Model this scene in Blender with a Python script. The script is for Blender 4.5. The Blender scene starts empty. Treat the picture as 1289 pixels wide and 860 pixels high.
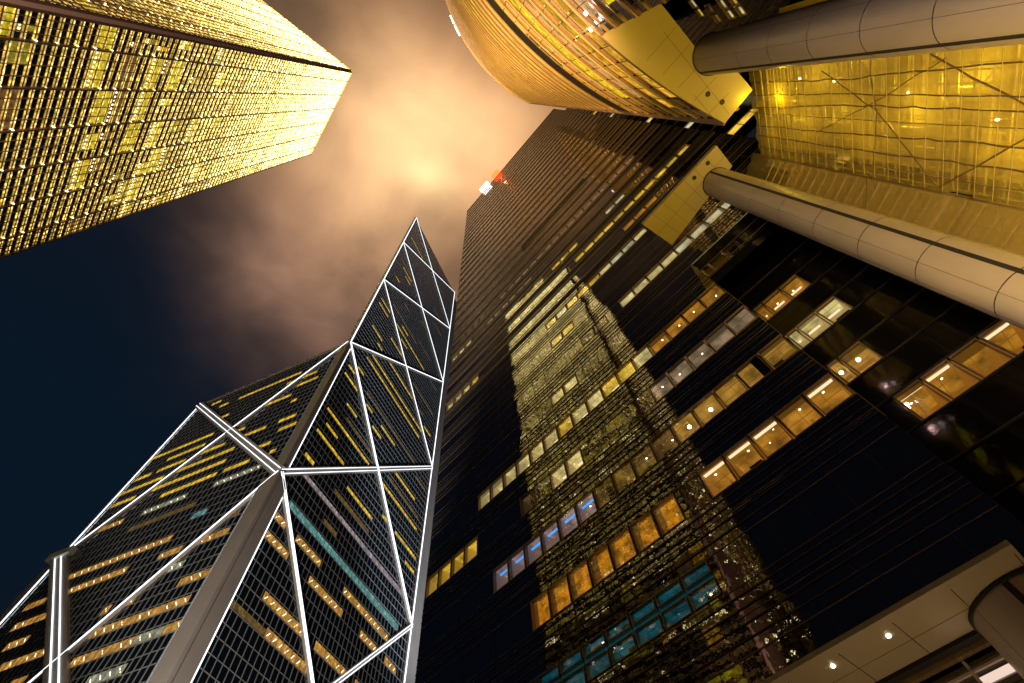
import bpy, math, random
from mathutils import Vector, Matrix, noise
random.seed(7)
R_ = math.radians
# ------------------------------------------------------------------ camera
# world: eye at the origin, ground 1.6 m below it, z up
GROUND = -1.6
F_PX, CXP, CYP, ZX, ZY = 615.115, 644.5, 430.0, 603.81, 123.623
def _axes():
    u = Vector((ZX-CXP, ZY-CYP, F_PX)).normalized()
    x = Vector((1, 0, 0)); x = (x - u*x.dot(u)).normalized()
    y = u.cross(x)
    return x, y, u                      # world axes written in camera axes (right, down, forward)
AX = _axes()
sc = bpy.context.scene
cam = bpy.data.cameras.new('camera'); camo = bpy.data.objects.new('camera', cam)
sc.collection.objects.link(camo)
cam.sensor_width = 36.0; cam.lens = F_PX/1289*36.0; cam.clip_end = 5000; cam.clip_start = 0.05
right = Vector((AX[0][0], AX[1][0], AX[2][0])); down = Vector((AX[0][1], AX[1][1], AX[2][1])); fwd = Vector((AX[0][2], AX[1][2], AX[2][2]))
m3 = Matrix((right, -down, -fwd)).transposed()
camo.matrix_world = m3.to_4x4()
sc.camera = camo
def project(p):
    c = (p.dot(right), p.dot(down), p.dot(fwd))
    if c[2] < 0.1: return None
    return (CXP+F_PX*c[0]/c[2], CYP+F_PX*c[1]/c[2])
# ------------------------------------------------------------------ view
sc.view_settings.view_transform = 'Standard'; sc.view_settings.look = 'None'
sc.view_settings.exposure = 0.0; sc.view_settings.gamma = 1.0
sc.render.engine = 'CYCLES'
sc.cycles.max_bounces = 6; sc.cycles.transparent_max_bounces = 12
sc.cycles.sample_clamp_indirect = 4.0; sc.cycles.use_denoising = True
sc.cycles.caustics_reflective = False; sc.cycles.caustics_refractive = False
# ------------------------------------------------------------------ node helpers
class NT:
    def __init__(s, tree): s.t = tree; s.t.nodes.clear()
    def n(s, typ, **kw):
        nd = s.t.nodes.new(typ)
        for k, v in kw.items():
            if k.startswith('i_'):
                k2 = k[2:]; k2 = int(k2) if k2.isdigit() else k2.replace('_', ' ')
                sock = nd.inputs[k2]
                if isinstance(v, bpy.types.NodeSocket): s.t.links.new(v, sock)
                else: sock.default_value = v
            else: setattr(nd, k, v)
        return nd
    def math(s, op, a, b=None, c=None, clamp=False):
        nd = s.t.nodes.new('ShaderNodeMath'); nd.operation = op; nd.use_clamp = clamp
        for i, v in enumerate((a, b, c)):
            if v is None: continue
            if isinstance(v, bpy.types.NodeSocket): s.t.links.new(v, nd.inputs[i])
            else: nd.inputs[i].default_value = v
        return nd.outputs[0]
    def mix(s, f, a, b, mode='MIX'):
        nd = s.t.nodes.new('ShaderNodeMix'); nd.data_type = 'RGBA'; nd.blend_type = mode
        for i, v in ((0, f), (6, a), (7, b)):
            if isinstance(v, bpy.types.NodeSocket): s.t.links.new(v, nd.inputs[i])
            else: nd.inputs[i].default_value = (*v, 1) if (i and len(v) == 3) else v
        return nd.outputs[2]
    def ramp(s, f, stops):
        nd = s.t.nodes.new('ShaderNodeValToRGB'); s.t.links.new(f, nd.inputs[0]); r = nd.color_ramp
        while len(r.elements) < len(stops): r.elements.new(0.5)
        for e, (p, c) in zip(r.elements, stops):
            e.position = p; e.color = (*c, 1) if len(c) == 3 else c
        return nd.outputs[0]
# ------------------------------------------------------------------ world: night sky, low cloud lit by the city
wd = bpy.data.worlds.new('World'); sc.world = wd; wd.use_nodes = True
W = NT(wd.node_tree)
tc = W.n('ShaderNodeTexCoord')
sep = W.n('ShaderNodeSeparateXYZ', i_0=tc.outputs['Generated'])
zc = W.math('MAXIMUM', sep.outputs[2], 0.04)
tx = W.math('DIVIDE', sep.outputs[0], zc); ty = W.math('DIVIDE', sep.outputs[1], zc)
cmb = W.n('ShaderNodeCombineXYZ', i_0=tx, i_1=ty)
# drifting wisps: warp the cloud plane before every lobe
wn = W.n('ShaderNodeTexNoise', i_Vector=cmb.outputs[0], i_Scale=2.6, i_Detail=3.0, i_Roughness=0.5)
ws = W.n('ShaderNodeSeparateColor', i_0=wn.outputs['Color'])
wx = W.math('ADD', tx, W.math('MULTIPLY', W.math('SUBTRACT', ws.outputs[0], 0.5), 0.42))
wy = W.math('ADD', ty, W.math('MULTIPLY', W.math('SUBTRACT', ws.outputs[1], 0.5), 0.42))
def lobe(cx, cy, sx, sy, rot=0.0, warp=True, pw=2.0):
    X, Y = (wx, wy) if warp else (tx, ty)
    dx = W.math('SUBTRACT', X, cx); dy = W.math('SUBTRACT', Y, cy)
    c, s = math.cos(R_(rot)), math.sin(R_(rot))
    a = W.math('DIVIDE', W.math('ADD', W.math('MULTIPLY', dx, c), W.math('MULTIPLY', dy, s)), sx)
    b = W.math('DIVIDE', W.math('ADD', W.math('MULTIPLY', dx, -s), W.math('MULTIPLY', dy, c)), sy)
    r2 = W.math('ADD', W.math('MULTIPLY', a, a), W.math('MULTIPLY', b, b))
    return W.math('EXPONENT', W.math('MULTIPLY', r2, -1.0))
def scale(col, f):
    nd = W.n('ShaderNodeVectorMath', operation='SCALE'); nd.inputs[0].default_value = col
    W.t.links.new(f, nd.inputs['Scale']); return nd.outputs[0]
def addv(a, b):
    nd = W.n('ShaderNodeVectorMath', operation='ADD'); W.t.links.new(a, nd.inputs[0]); W.t.links.new(b, nd.inputs[1]); return nd.outputs[0]
fine = W.n('ShaderNodeTexNoise', i_Vector=cmb.outputs[0], i_Scale=4.2, i_Detail=5.0, i_Roughness=0.55, i_Distortion=0.35)
fm = W.math('MAXIMUM', W.math('ADD', W.math('MULTIPLY', fine.outputs[0], 2.1), -0.05), 0.05)
navy = W.mix(lobe(-1.2, 0.75, 0.9, 0.9, 0, False), (0.0062, 0.0075, 0.0130), (0.0026, 0.0085, 0.0185))
acc = navy
for col, lb, useN in [((0.60, 0.31, 0.135), lobe(-0.12, 0.06, 0.27, 0.235, 40), True),
                      ((0.26, 0.140, 0.085), lobe(-0.33, 0.34, 0.20, 0.15, 130), True),
                      ((0.50, 0.34, 0.17), lobe(-0.10, 0.08, 0.17, 0.14, 20, True), False),
                      ((0.40, 0.34, 0.16), lobe(-0.105, 0.135, 0.05, 0.035, 20, False), False),
                      ((0.36, 0.17, 0.065), lobe(0.08, 0.06, 0.22, 0.16, 40, False), False)]:
    f = W.math('MULTIPLY', lb, fm) if useN else lb
    acc = addv(acc, scale(col, f))
bg = W.n('ShaderNodeBackground', i_Color=acc, i_Strength=1.0)
W.t.links.new(bg.outputs[0], W.n('ShaderNodeOutputWorld').inputs[0])
# ------------------------------------------------------------------ floodlights out of view, some added only to brighten the towers
def light(name, kind, loc, energy, col, target=None, size=1.0, angle=60, blend=0.5):
    l = bpy.data.lights.new(name, kind); l.energy = energy; l.color = col
    o = bpy.data.objects.new(name, l); sc.collection.objects.link(o); o.location = loc
    if kind == 'SPOT': l.spot_size = R_(angle); l.spot_blend = blend; l.shadow_soft_size = size
    elif kind == 'AREA': l.size = size
    else: l.shadow_soft_size = size
    if target is not None:
        o.rotation_euler = (Vector(target)-Vector(loc)).to_track_quat('-Z', 'Y').to_euler()
    return o
light('unseen_floodlight', 'SPOT', (-8, 6, -1), 340000, (1.0, 0.56, 0.13), (10, -12, 190), 0.6, 40)
light('unseen_floodlight', 'SPOT', (-30, 30, -1), 130000, (1.0, 0.86, 0.72), (-30, 80, 110), 0.6, 70)  # unseen spot added to lift the braced tower's beams and columns
light('unseen_floodlight', 'SPOT', (-46, -10, -1), 500000, (1.0, 0.72, 0.5), (-72, -14, 200), 1.0, 50)  # unseen spot added to brighten the golden tower's corner strip
light('unseen_floodlight', 'SPOT', (17, 0.5, 0), 5200, (1.0, 0.56, 0.02), (18, -1.5, 44), 0.4, 42)
light('unseen_floodlight', 'SPOT', (16.2, 9.4, 9.8), 1300, (1.0, 0.64, 0.12), (19, 8, 45), 0.3, 55)
light('unseen_floodlight', 'SPOT', (7, 1, -1), 15500, (1.0, 0.70, 0.54), (19.5, 1, 13), 0.6, 62)
light('unseen_floodlight', 'POINT', (22.9, 0.1, 41.6), 330, (1.0, 0.66, 0.01), None, 0.1)
light('unseen_floodlight', 'SPOT', (17, 96, -1), 420000, (0.85, 0.92, 1.0), (-22, 112, 190), 0.8, 46)  # unseen spot added to lighten the braced tower's right edge column
light('unseen_floodlight', 'SPOT', (15, 3.0, -1), 24000, (1.0, 0.64, 0.04), (24, 1.5, 32), 0.4, 56)
# ------------------------------------------------------------------ object helpers
def tagp(o, label=None, cat=None, group=None, kind=None):
    if label: o['label'] = label
    if cat: o['category'] = cat
    if group: o['group'] = group
    if kind: o['kind'] = kind
    return o
def thing(name, label, cat, loc, group=None):
    o = bpy.data.objects.new(name, None); sc.collection.objects.link(o); o.location = loc
    o.empty_display_size = 1.0
    return tagp(o, label, cat, group)
class MB:
    """collects faces in world coordinates"""
    def __init__(s): s.v = []; s.f = []; s.m = []
    def quad(s, a, b, c, d, mi=0):
        i = len(s.v); s.v += [tuple(a), tuple(b), tuple(c), tuple(d)]; s.f.append((i, i+1, i+2, i+3)); s.m.append(mi)
    def poly(s, pts, mi=0):
        i = len(s.v); s.v += [tuple(p) for p in pts]; s.f.append(tuple(range(i, i+len(pts)))); s.m.append(mi)
    def hexa(s, p, mi=0):
        i = len(s.v); s.v += [tuple(q) for q in p]
        for f in ((0, 3, 2, 1), (4, 5, 6, 7), (0, 1, 5, 4), (1, 2, 6, 5), (2, 3, 7, 6), (3, 0, 4, 7)):
            s.f.append(tuple(i+k for k in f)); s.m.append(mi)
    def prism(s, pts, h0, h1, mi=0, top=True, bot=True):
        n = len(pts); i = len(s.v)
        s.v += [(p[0], p[1], h0) for p in pts]+[(p[0], p[1], h1) for p in pts]
        for k in range(n):
            s.f.append((i+k, i+(k+1) % n, i+n+(k+1) % n, i+n+k)); s.m.append(mi)
        if bot: s.f.append(tuple(i+k for k in reversed(range(n)))); s.m.append(mi)
        if top: s.f.append(tuple(i+n+k for k in range(n))); s.m.append(mi)
    def tube(s, a, b, r, seg=6, mi=0, r2=None):
        a = Vector(a); b = Vector(b); d = (b-a).normalized(); r2 = r if r2 is None else r2
        u = d.cross(Vector((0, 0, 1)));
        if u.length < 1e-3: u = Vector((1, 0, 0))
        u.normalize(); w = d.cross(u); i = len(s.v)
        for P, rr in ((a, r), (b, r2)):
            for k in range(seg):
                t = 2*math.pi*k/seg; s.v.append(tuple(P+u*math.cos(t)*rr+w*math.sin(t)*rr))
        for k in range(seg):
            s.f.append((i+k, i+(k+1) % seg, i+seg+(k+1) % seg, i+seg+k)); s.m.append(mi)
        s.f.append(tuple(i+k for k in reversed(range(seg)))); s.m.append(mi)
        s.f.append(tuple(i+seg+k for k in range(seg))); s.m.append(mi)
    def merge(s, o):
        i = len(s.v); s.v += o.v; s.f += [tuple(k+i for k in f) for f in o.f]; s.m += o.m
    def build(s, name, mats, parent=None, smooth=False):
        if not isinstance(mats, (list, tuple)): mats = [mats]
        off = Vector((0, 0, 0)); q = parent
        while q is not None: off += q.location; q = q.parent
        me = bpy.data.meshes.new(name)
        me.from_pydata([(v[0]-off[0], v[1]-off[1], v[2]-off[2]) for v in s.v], [], s.f)
        for m in mats: me.materials.append(m)
        me.polygons.foreach_set('material_index', s.m)
        if smooth: me.polygons.foreach_set('use_smooth', [True]*len(s.f))
        me.update()
        o = bpy.data.objects.new(name, me); sc.collection.objects.link(o)
        if parent is not None: o.parent = parent
        return o
    def score(s):
        P = [project(Vector(v)) for v in s.v]
        P = [p for p in P if p]
        if not P: return 0
        x0 = max(0, min(p[0] for p in P)); x1 = min(1289, max(p[0] for p in P))
        y0 = max(0, min(p[1] for p in P)); y1 = min(860, max(p[1] for p in P))
        return max(0, x1-x0)*max(0, y1-y0)
def capped(name, items, parent, cap=100):
    """items: (MB, mats). The cap that show largest become parts, the rest one stuff part."""
    items = sorted(items, key=lambda it: -it[0].score())
    out = [it[0].build(name, it[1], parent) for it in items[:cap]]
    rest = items[cap:]
    if rest:
        mats = []; big = MB()
        for mb, ms in rest:
            ms = ms if isinstance(ms, (list, tuple)) else [ms]
            ix = []
            for m in ms:
                if m not in mats: mats.append(m)
                ix.append(mats.index(m))
            c = MB(); c.v = mb.v; c.f = mb.f; c.m = [ix[k] for k in mb.m]; big.merge(c)
        tagp(big.build(name, mats, parent), kind='stuff')
    return out
class Frame:
    def __init__(s, o, d, out): s.o = Vector((o[0], o[1], 0)); s.d = Vector((d[0], d[1], 0)).normalized(); s.n = Vector((out[0], out[1], 0)).normalized()
    def p(s, a, h, d=0.0): return s.o+s.d*a+s.n*d+Vector((0, 0, h))
    def box(s, mb, a0, a1, h0, h1, d0, d1, mi=0):
        mb.hexa([s.p(a0, h0, d0), s.p(a1, h0, d0), s.p(a1, h0, d1), s.p(a0, h0, d1), s.p(a0, h1, d0), s.p(a1, h1, d0), s.p(a1, h1, d1), s.p(a0, h1, d1)], mi)
    def bar(s, mb, p, q, w, d0, d1, mi=0, ext=0.0):
        """box beam from (a,h) p to q in the face plane, width w"""
        dx, dy = q[0]-p[0], q[1]-p[1]; L = math.hypot(dx, dy); dx /= L; dy /= L; nx, ny = -dy*w/2, dx*w/2
        p = (p[0]-dx*ext, p[1]-dy*ext); q = (q[0]+dx*ext, q[1]+dy*ext)
        c = [(p[0]-nx, p[1]-ny), (q[0]-nx, q[1]-ny), (q[0]+nx, q[1]+ny), (p[0]+nx, p[1]+ny)]
        mb.hexa([s.p(a, h, d0) for a, h in c]+[s.p(a, h, d1) for a, h in c], mi)
# ------------------------------------------------------------------ materials
MATS = {}
def mat(name, col=(0.5, 0.5, 0.5), rough=0.5, metal=0.0, ior=1.5, bump=0.0, bscale=3.0, var=0.0, vscale=1.0, emit=None, estr=0.0, spec=0.5, stretch=None, coat=0.0):
    if name in MATS: return MATS[name]
    m = bpy.data.materials.new(name); m.use_nodes = True; T = NT(m.node_tree)
    p = T.n('ShaderNodeBsdfPrincipled', i_Roughness=rough, i_Metallic=metal, i_IOR=ior)
    p.inputs['Specular IOR Level'].default_value = spec
    p.inputs['Coat Weight'].default_value = coat
    tcn = T.n('ShaderNodeTexCoord'); vec = tcn.outputs['Object']
    if stretch: vec = T.n('ShaderNodeMapping', i_Vector=vec, i_Scale=stretch).outputs[0]
    if var > 0:
        nz = T.n('ShaderNodeTexNoise', i_Vector=vec, i_Scale=vscale, i_Detail=5.0, i_Roughness=0.6)
        c = T.mix(nz.outputs[0], tuple(x*(1-var) for x in col), tuple(min(1, x*(1+var)) for x in col)); T.t.links.new(c, p.inputs['Base Color'])
        T.t.links.new(T.math('ADD', T.math('MULTIPLY', nz.outputs[0], 0.25), max(0.02, rough-0.12)), p.inputs['Roughness'])
    else: p.inputs['Base Color'].default_value = (*col, 1)
    if bump > 0:
        nb = T.n('ShaderNodeTexNoise', i_Vector=vec, i_Scale=bscale, i_Detail=3.0)
        T.t.links.new(T.n('ShaderNodeBump', i_Strength=1.0, i_Distance=bump, i_Height=nb.outputs[0]).outputs[0], p.inputs['Normal'])
    if emit:
        p.inputs['Emission Color'].default_value = (*emit, 1); p.inputs['Emission Strength'].default_value = estr
    T.t.links.new(p.outputs[0], T.n('ShaderNodeOutputMaterial').inputs[0])
    MATS[name] = m; return m
def lamp_mat(name, col, st, var=0.0, vscale=1.0, stretch=None, lo=0.3, sample=True):
    """something that gives off light"""
    if name in MATS: return MATS[name]
    m = bpy.data.materials.new(name); m.use_nodes = True; T = NT(m.node_tree)
    e = T.n('ShaderNodeEmission', i_Color=(*col, 1), i_Strength=st)
    if var > 0:
        vec = T.n('ShaderNodeTexCoord').outputs['Object']
        if stretch: vec = T.n('ShaderNodeMapping', i_Vector=vec, i_Scale=stretch).outputs[0]
        nz = T.n('ShaderNodeTexNoise', i_Vector=vec, i_Scale=vscale, i_Detail=3.0, i_Roughness=0.7)
        k = T.ramp(nz.outputs[0], [(0.35, (lo,)*3), (0.65, (1.0+var,)*3)])
        T.t.links.new(T.math('MULTIPLY', k, st), e.inputs['Strength'])
    T.t.links.new(e.outputs[0], T.n('ShaderNodeOutputMaterial').inputs[0])
    if not sample: m.cycles.emission_sampling = 'NONE'
    MATS[name] = m; return m
def pane_mat(name, tint=(0.85, 0.9, 0.9), rough=0.02, refl=1.0, bump=0.0):
    """window glass: fresnel reflection over clear transmission"""
    m = bpy.data.materials.new(name); m.use_nodes = True; T = NT(m.node_tree)
    fr = T.n('ShaderNodeFresnel', i_IOR=1.9)
    g = T.n('ShaderNodeBsdfGlossy', i_Roughness=rough, i_Color=(refl, refl, refl, 1))
    if bump:
        nb = T.n('ShaderNodeTexNoise', i_Vector=T.n('ShaderNodeTexCoord').outputs['Object'], i_Scale=1.1, i_Detail=2.0)
        b = T.n('ShaderNodeBump', i_Strength=1.0, i_Distance=bump, i_Height=nb.outputs[0]).outputs[0]
        T.t.links.new(b, g.inputs['Normal'])
    t = T.n('ShaderNodeBsdfTransparent', i_Color=(*tint, 1))
    mx = T.n('ShaderNodeMixShader', i_0=fr.outputs[0]); T.t.links.new(t.outputs[0], mx.inputs[1]); T.t.links.new(g.outputs[0], mx.inputs[2])
    T.t.links.new(mx.outputs[0], T.n('ShaderNodeOutputMaterial').inputs[0])
    return m
M_glass = mat('curtain_glass', (0.006, 0.007, 0.008), 0.012, 0, 2.35, bump=0.0026, bscale=1.5)
M_glass_w = mat('wing_glass', (0.005, 0.005, 0.006), 0.06, 0, 1.42, bump=0.006, bscale=0.9)
M_glass_b = mat('blue_glass', (0.004, 0.008, 0.011), 0.05, 0, 1.7)
M_glass_g = mat('gold_glass', (0.012, 0.014, 0.010), 0.06, 0, 1.9, bump=0.01, bscale=0.5)
M_pane = pane_mat('window_pane', bump=0.004)
M_core = mat('dark_core', (0.01, 0.01, 0.01), 0.8)
M_ledge = mat('bronze_ledge', (0.16, 0.11, 0.08), 0.4, 0.2, var=0.25, vscale=0.4)
M_mull = mat('bronze_mullion', (0.014, 0.012, 0.011), 0.7, 0.0)
M_grid = mat('grey_mullion', (0.34, 0.36, 0.37), 0.4, 0.3)
M_beam = mat('granite_beam', (0.42, 0.38, 0.35), 0.5, 0.0, var=0.2, vscale=0.3)
M_col_b = mat('granite_column', (0.36, 0.33, 0.31), 0.5, 0.0, var=0.2, vscale=0.15)
M_tube = lamp_mat('white_tube', (0.90, 0.96, 1.0), 2.2)
M_clad = mat('beige_cladding', (0.50, 0.43, 0.38), 0.42, 0.0, var=0.2, vscale=0.7, bump=0.006, bscale=0.5, stretch=(1, 1, .35))
M_seam = mat('dark_seam', (0.03, 0.027, 0.025), 0.7); M_joint = mat('soffit_joint', (0.16, 0.13, 0.08), 0.7)
M_soffit = mat('soffit_panel', (0.48, 0.41, 0.27), 0.4, 0.2, var=0.12, vscale=0.4, bump=0.004, bscale=0.5)
M_band = mat('copper_band', (0.24, 0.16, 0.14), 0.36, 0.4, var=0.2, vscale=0.25)
M_wall = mat('room_wall', (0.55, 0.45, 0.33), 0.8, var=0.15, vscale=0.8)
M_frame = mat('window_frame', (0.30, 0.22, 0.14), 0.5, 0.3)
# ================================================================== THE SETTING: ground
g = MB(); g.quad((-1500, -1500, GROUND), (1500, -1500, GROUND), (1500, 1500, GROUND), (-1500, 1500, GROUND))
M_pave = bpy.data.materials.new('paving'); M_pave.use_nodes = True
T = NT(M_pave.node_tree)
br = T.n('ShaderNodeTexBrick', i_Vector=T.n('ShaderNodeTexCoord').outputs['Object'], i_Color1=(0.16, 0.15, 0.14, 1), i_Color2=(0.20, 0.185, 0.17, 1), i_Mortar=(0.05, 0.05, 0.05, 1), i_Scale=1.0, i_Mortar_Size=0.012)
br.inputs['Brick Width'].default_value = 1.2; br.inputs['Row Height'].default_value = 0.6
pp = T.n('ShaderNodeBsdfPrincipled', i_Base_Color=br.outputs[0], i_Roughness=0.6)
T.t.links.new(pp.outputs[0], T.n('ShaderNodeOutputMaterial').inputs[0])
tagp(g.build('ground', M_pave), kind='structure')
rd = MB()
for a in ((-20, 8), (-1500, 22)): pass
M_asph = mat('asphalt', (0.05, 0.05, 0.052), 0.8, var=0.3, vscale=2.0, bump=0.003, bscale=30)
UD = Vector((-0.67172, 0.7408, 0)); ND = Vector((0.7408, 0.67172, 0))
fr_road = Frame((0, 0), UD, -ND)
fr_road.box(rd, -700, 700, GROUND-0.2, GROUND+0.004, 9, 21)
tagp(rd.build('road', M_asph), kind='structure')
rm = MB(); M_paint = mat('road_paint', (0.75, 0.75, 0.72), 0.7, var=0.15, vscale=3)
for k in range(-60, 60): fr_road.box(rm, k*6, k*6+3, GROUND+0.004, GROUND+0.008, 14.92, 15.08)
tagp(rm.build('road_marking', M_paint), kind='structure')
# ================================================================== BRACED TOWER (white lit bracing)
BN = Vector((-39.908, 63.88, 0)); A1 = 1.171; A2 = A1+math.pi/2
bd1 = Vector((math.cos(A1), math.sin(A1), 0)); bd2 = Vector((math.cos(A2), math.sin(A2), 0))
BF1 = Frame(BN, bd1, -bd2); BF2 = Frame(BN, bd2, -bd1)
LV = [19.4+55.36*i for i in range(6)]; L0, L1, L2, L5 = LV[0], LV[1], LV[2], LV[5]; LM1 = L0-55.36
SB = 52.0
bt = thing('braced_tower', 'tall dark glass skyscraper criss-crossed by white lit diagonal bracing, pointed top', 'skyscraper', (BN.x, BN.y, GROUND))
O_ = BN+bd1*26+bd2*26; Rc = BN+bd1*52; Lc = BN+bd2*52; Bc = BN+bd1*52+bd2*52
b = MB()
# main shaft that keeps its full height behind the right-hand face
b.prism([(BN.x, BN.y), (Rc.x, Rc.y), (O_.x, O_.y)], GROUND, L5)
b.prism([(Rc.x, Rc.y), (Bc.x, Bc.y), (O_.x, O_.y)], GROUND, LV[3], top=True)
b.prism([(BN.x, BN.y), (O_.x, O_.y), (Lc.x, Lc.y)], GROUND, L2)
b.prism([(Lc.x, Lc.y), (O_.x, O_.y), (Bc.x, Bc.y)], GROUND, L1)
b.build('shaft', M_glass_b, bt)
# sloping glass roofs
rf = MB()
def P3(v, h): return (v.x, v.y, h)
rf.poly([P3(BN, L2+.05), P3(Lc, L2+.05), P3(O_, L2+24)]); rf.poly([P3(BN, L2), P3(O_, L2+24), P3(O_, L2)]); rf.poly([P3(Lc, L2), P3(O_, L2), P3(O_, L2+24)])
rf.build('sloping_roof', M_glass_b, bt)
for F, top in ((BF1, L5), (BF2, L2)):
    m_ = MB(); nv = 40
    for k in range(1, nv): F.box(m_, k*SB/nv-.045, k*SB/nv+.045, GROUND, top, 0.0, 0.10)
    h = L0-4.26*4
    while h < top-1:
        F.box(m_, 0, SB, h-.05, h+.05, 0.01, 0.09); F.box(m_, 0, SB, h+2.0, h+2.08, 0.01, 0.09); h += 4.2585
    m_.build('mullion_grid', M_grid, bt)
# lit office strips  (a0,a1,height,tone)
S1 = [(5.0,47.5,79.1,'w'),(5.1,47.4,71.0,'t'),(14.0,29.1,83.2,'d'),(18.1,29.2,87.6,'y'),(30.0,49.3,100.4,'y'),(34.7,45.7,108.7,'y'),(30.7,49.1,104.7,'d'),(43.5,49.7,117.8,'d'),(31.7,35.5,91.7,'y'),(38.3,49.6,92.2,'y'),(45.8,49.7,88.3,'y'),(3.3,6.2,65.9,'o'),(9.8,18.5,66.2,'o'),(3.2,10.3,61.6,'o'),(15.9,27.1,62.2,'o'),(26.6,44.0,66.8,'o'),(8.2,18.7,53.6,'o'),(11.0,23.0,49.3,'o'),(34.8,40.4,62.8,'o'),(22.3,31.8,54.2,'o'),(43.1,49.4,63.0,'o'),(14.2,19.9,74.0,'d'),
      (4.2,11.1,151.7,'y'),(9.9,13.8,146.5,'y'),(14.1,21.7,160.2,'y'),(14.1,38.1,172.2,'y'),(18.2,22.3,177.2,'y'),(8.4,42.7,134.2,'y'),(10.4,38.4,140.6,'y'),(18.4,34.2,147.4,'y'),(3.1,5.7,121.0,'y'),(3.0,9.8,116.8,'y'),(5.7,9.9,125.4,'y'),(12.9,41.7,121.2,'d'),(7.5,13.8,108.4,'y'),(3.2,22.4,99.9,'y'),(9.8,22.3,104.2,'d'),(4.8,9.7,95.7,'y'),(3.0,14.8,91.3,'y'),(3.7,6.7,83.0,'y'),(14.1,17.4,116.8,'y'),(19.7,24.0,112.5,'y'),(22.1,30.7,116.8,'y'),(33.0,48.5,155.2,'d'),(42.7,48.9,172.1,'d'),(43.1,49.3,142.3,'y'),(37.3,42.7,135.2,'y'),(38.4,42.1,146.4,'d'),(12.0,44.0,138.0,'y'),
      (2.8,16.8,263.3,'y'),(3.2,12.5,225.9,'d'),(5.4,8.9,202.9,'y'),(6.8,15.1,222.2,'y'),(10.1,15.4,215.6,'y'),(2.7,9.5,173.1,'y'),(2.9,9.4,168.4,'y'),(14.2,22.0,159.6,'y'),(19.6,23.9,169.4,'y'),(34.2,45.5,231.3,'d'),(33.8,41.9,266.8,'d'),(18.3,21.8,176.8,'y'),(12.3,17.4,287.7,'d'),(14.3,20.1,194.9,'d'),(24,31,214,'d'),(28,36,205,'d'),(38,46,219,'d'),(30,40,188,'d'),(10,30,182,'d'),(3,12,52,'d'),(20,34,41,'o'),(4,16,37,'o'),(30,46,45,'o'),(36,48,53,'o'),(12,26,33,'o')]
S2 = [(42.2,45.2,128.4,'y'),(36.6,41.1,124.0,'y'),(32.3,36.4,114.8,'y'),(12.6,34.0,123.0,'y'),(7.0,15.7,116.5,'y'),(11.3,19.8,110.2,'y'),(4.1,11.1,112.8,'y'),(8.3,9.8,105.7,'y'),(5.6,9.4,96.6,'y'),(4.0,7.5,92.3,'y'),(21.2,24.0,101.8,'y'),(13.7,19.0,97.2,'y'),(8.5,12.1,88.5,'y'),(4.1,6.9,83.7,'y'),(31.7,51.8,106.2,'y'),(32.3,44.5,101.6,'y'),(45.2,50.4,97.8,'y'),(35.9,43.3,97.5,'y'),(39.3,51.7,93.4,'y'),(44.1,51.1,89.0,'y'),(23.7,32.4,97.4,'y'),(19.6,35.8,93.1,'y'),(19.4,39.3,88.7,'y'),(11.0,18.2,84.1,'y'),(19.1,34.1,84.1,'y'),(6.0,18.3,79.2,'c'),(23.6,35.8,80.0,'c'),(40.0,49.1,80.8,'o'),(15.2,18.2,71.2,'t'),(18.8,35.4,75.4,'d'),
      (20.0,43.9,67.0,'o'),(26.8,39.7,62.9,'o'),(14.2,19.0,62.3,'o'),(22.3,24.4,54.1,'o'),(17.4,18.9,53.9,'o'),(5.6,22.4,49.5,'o'),(3.6,23.1,45.0,'o'),(43.5,49.2,63.3,'o'),(39.8,47.4,59.0,'o'),(39.2,43.5,54.6,'o'),(30.7,40.4,50.1,'o'),(31.2,33.5,46.2,'o'),(10.3,15.8,41.0,'c'),(6.0,11.2,46.2,'t'),(11.3,14.5,57.7,'c'),(4.4,10.8,62.0,'o'),(3.4,10.5,53.2,'o'),(4.1,6.9,66.7,'d'),(30,41,41.8,'o'),(26,38,37,'o')]
def strip_mat(name, col, st):
    m = bpy.data.materials.new(name); m.use_nodes = True; T = NT(m.node_tree)
    tcn = T.n('ShaderNodeTexCoord')
    vor = T.n('ShaderNodeTexNoise', i_Vector=tcn.outputs['Object'], i_Scale=0.9, i_Detail=4.0, i_Roughness=0.8)
    k = T.ramp(vor.outputs[0], [(0.34, (0.35,)*3), (0.55, (1.0,)*3), (0.68, (1.9,)*3)])
    e = T.n('ShaderNodeEmission', i_Color=(*col, 1), i_Strength=T.math('MULTIPLY', k, st))
    T.t.links.new(e.outputs[0], T.n('ShaderNodeOutputMaterial').inputs[0]); m.cycles.emission_sampling = 'NONE'
    return m
TN = {'y': strip_mat('office_yellow', (0.95, 0.58, 0.03), 0.85), 'o': strip_mat('office_amber', (0.85, 0.42, 0.08), 0.6), 'd': strip_mat('office_dim', (0.5, 0.30, 0.08), 0.28),
      'w': strip_mat('office_pink', (0.7, 0.55, 0.55), 0.45), 't': strip_mat('office_teal', (0.25, 0.62, 0.58), 0.45), 'c': strip_mat('office_cream', (0.62, 0.60, 0.40), 0.5)}
M_ceil_l = lamp_mat('ceiling_tube', (1.0, 0.85, 0.55), 2.4, sample=False)
items = []
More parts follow.
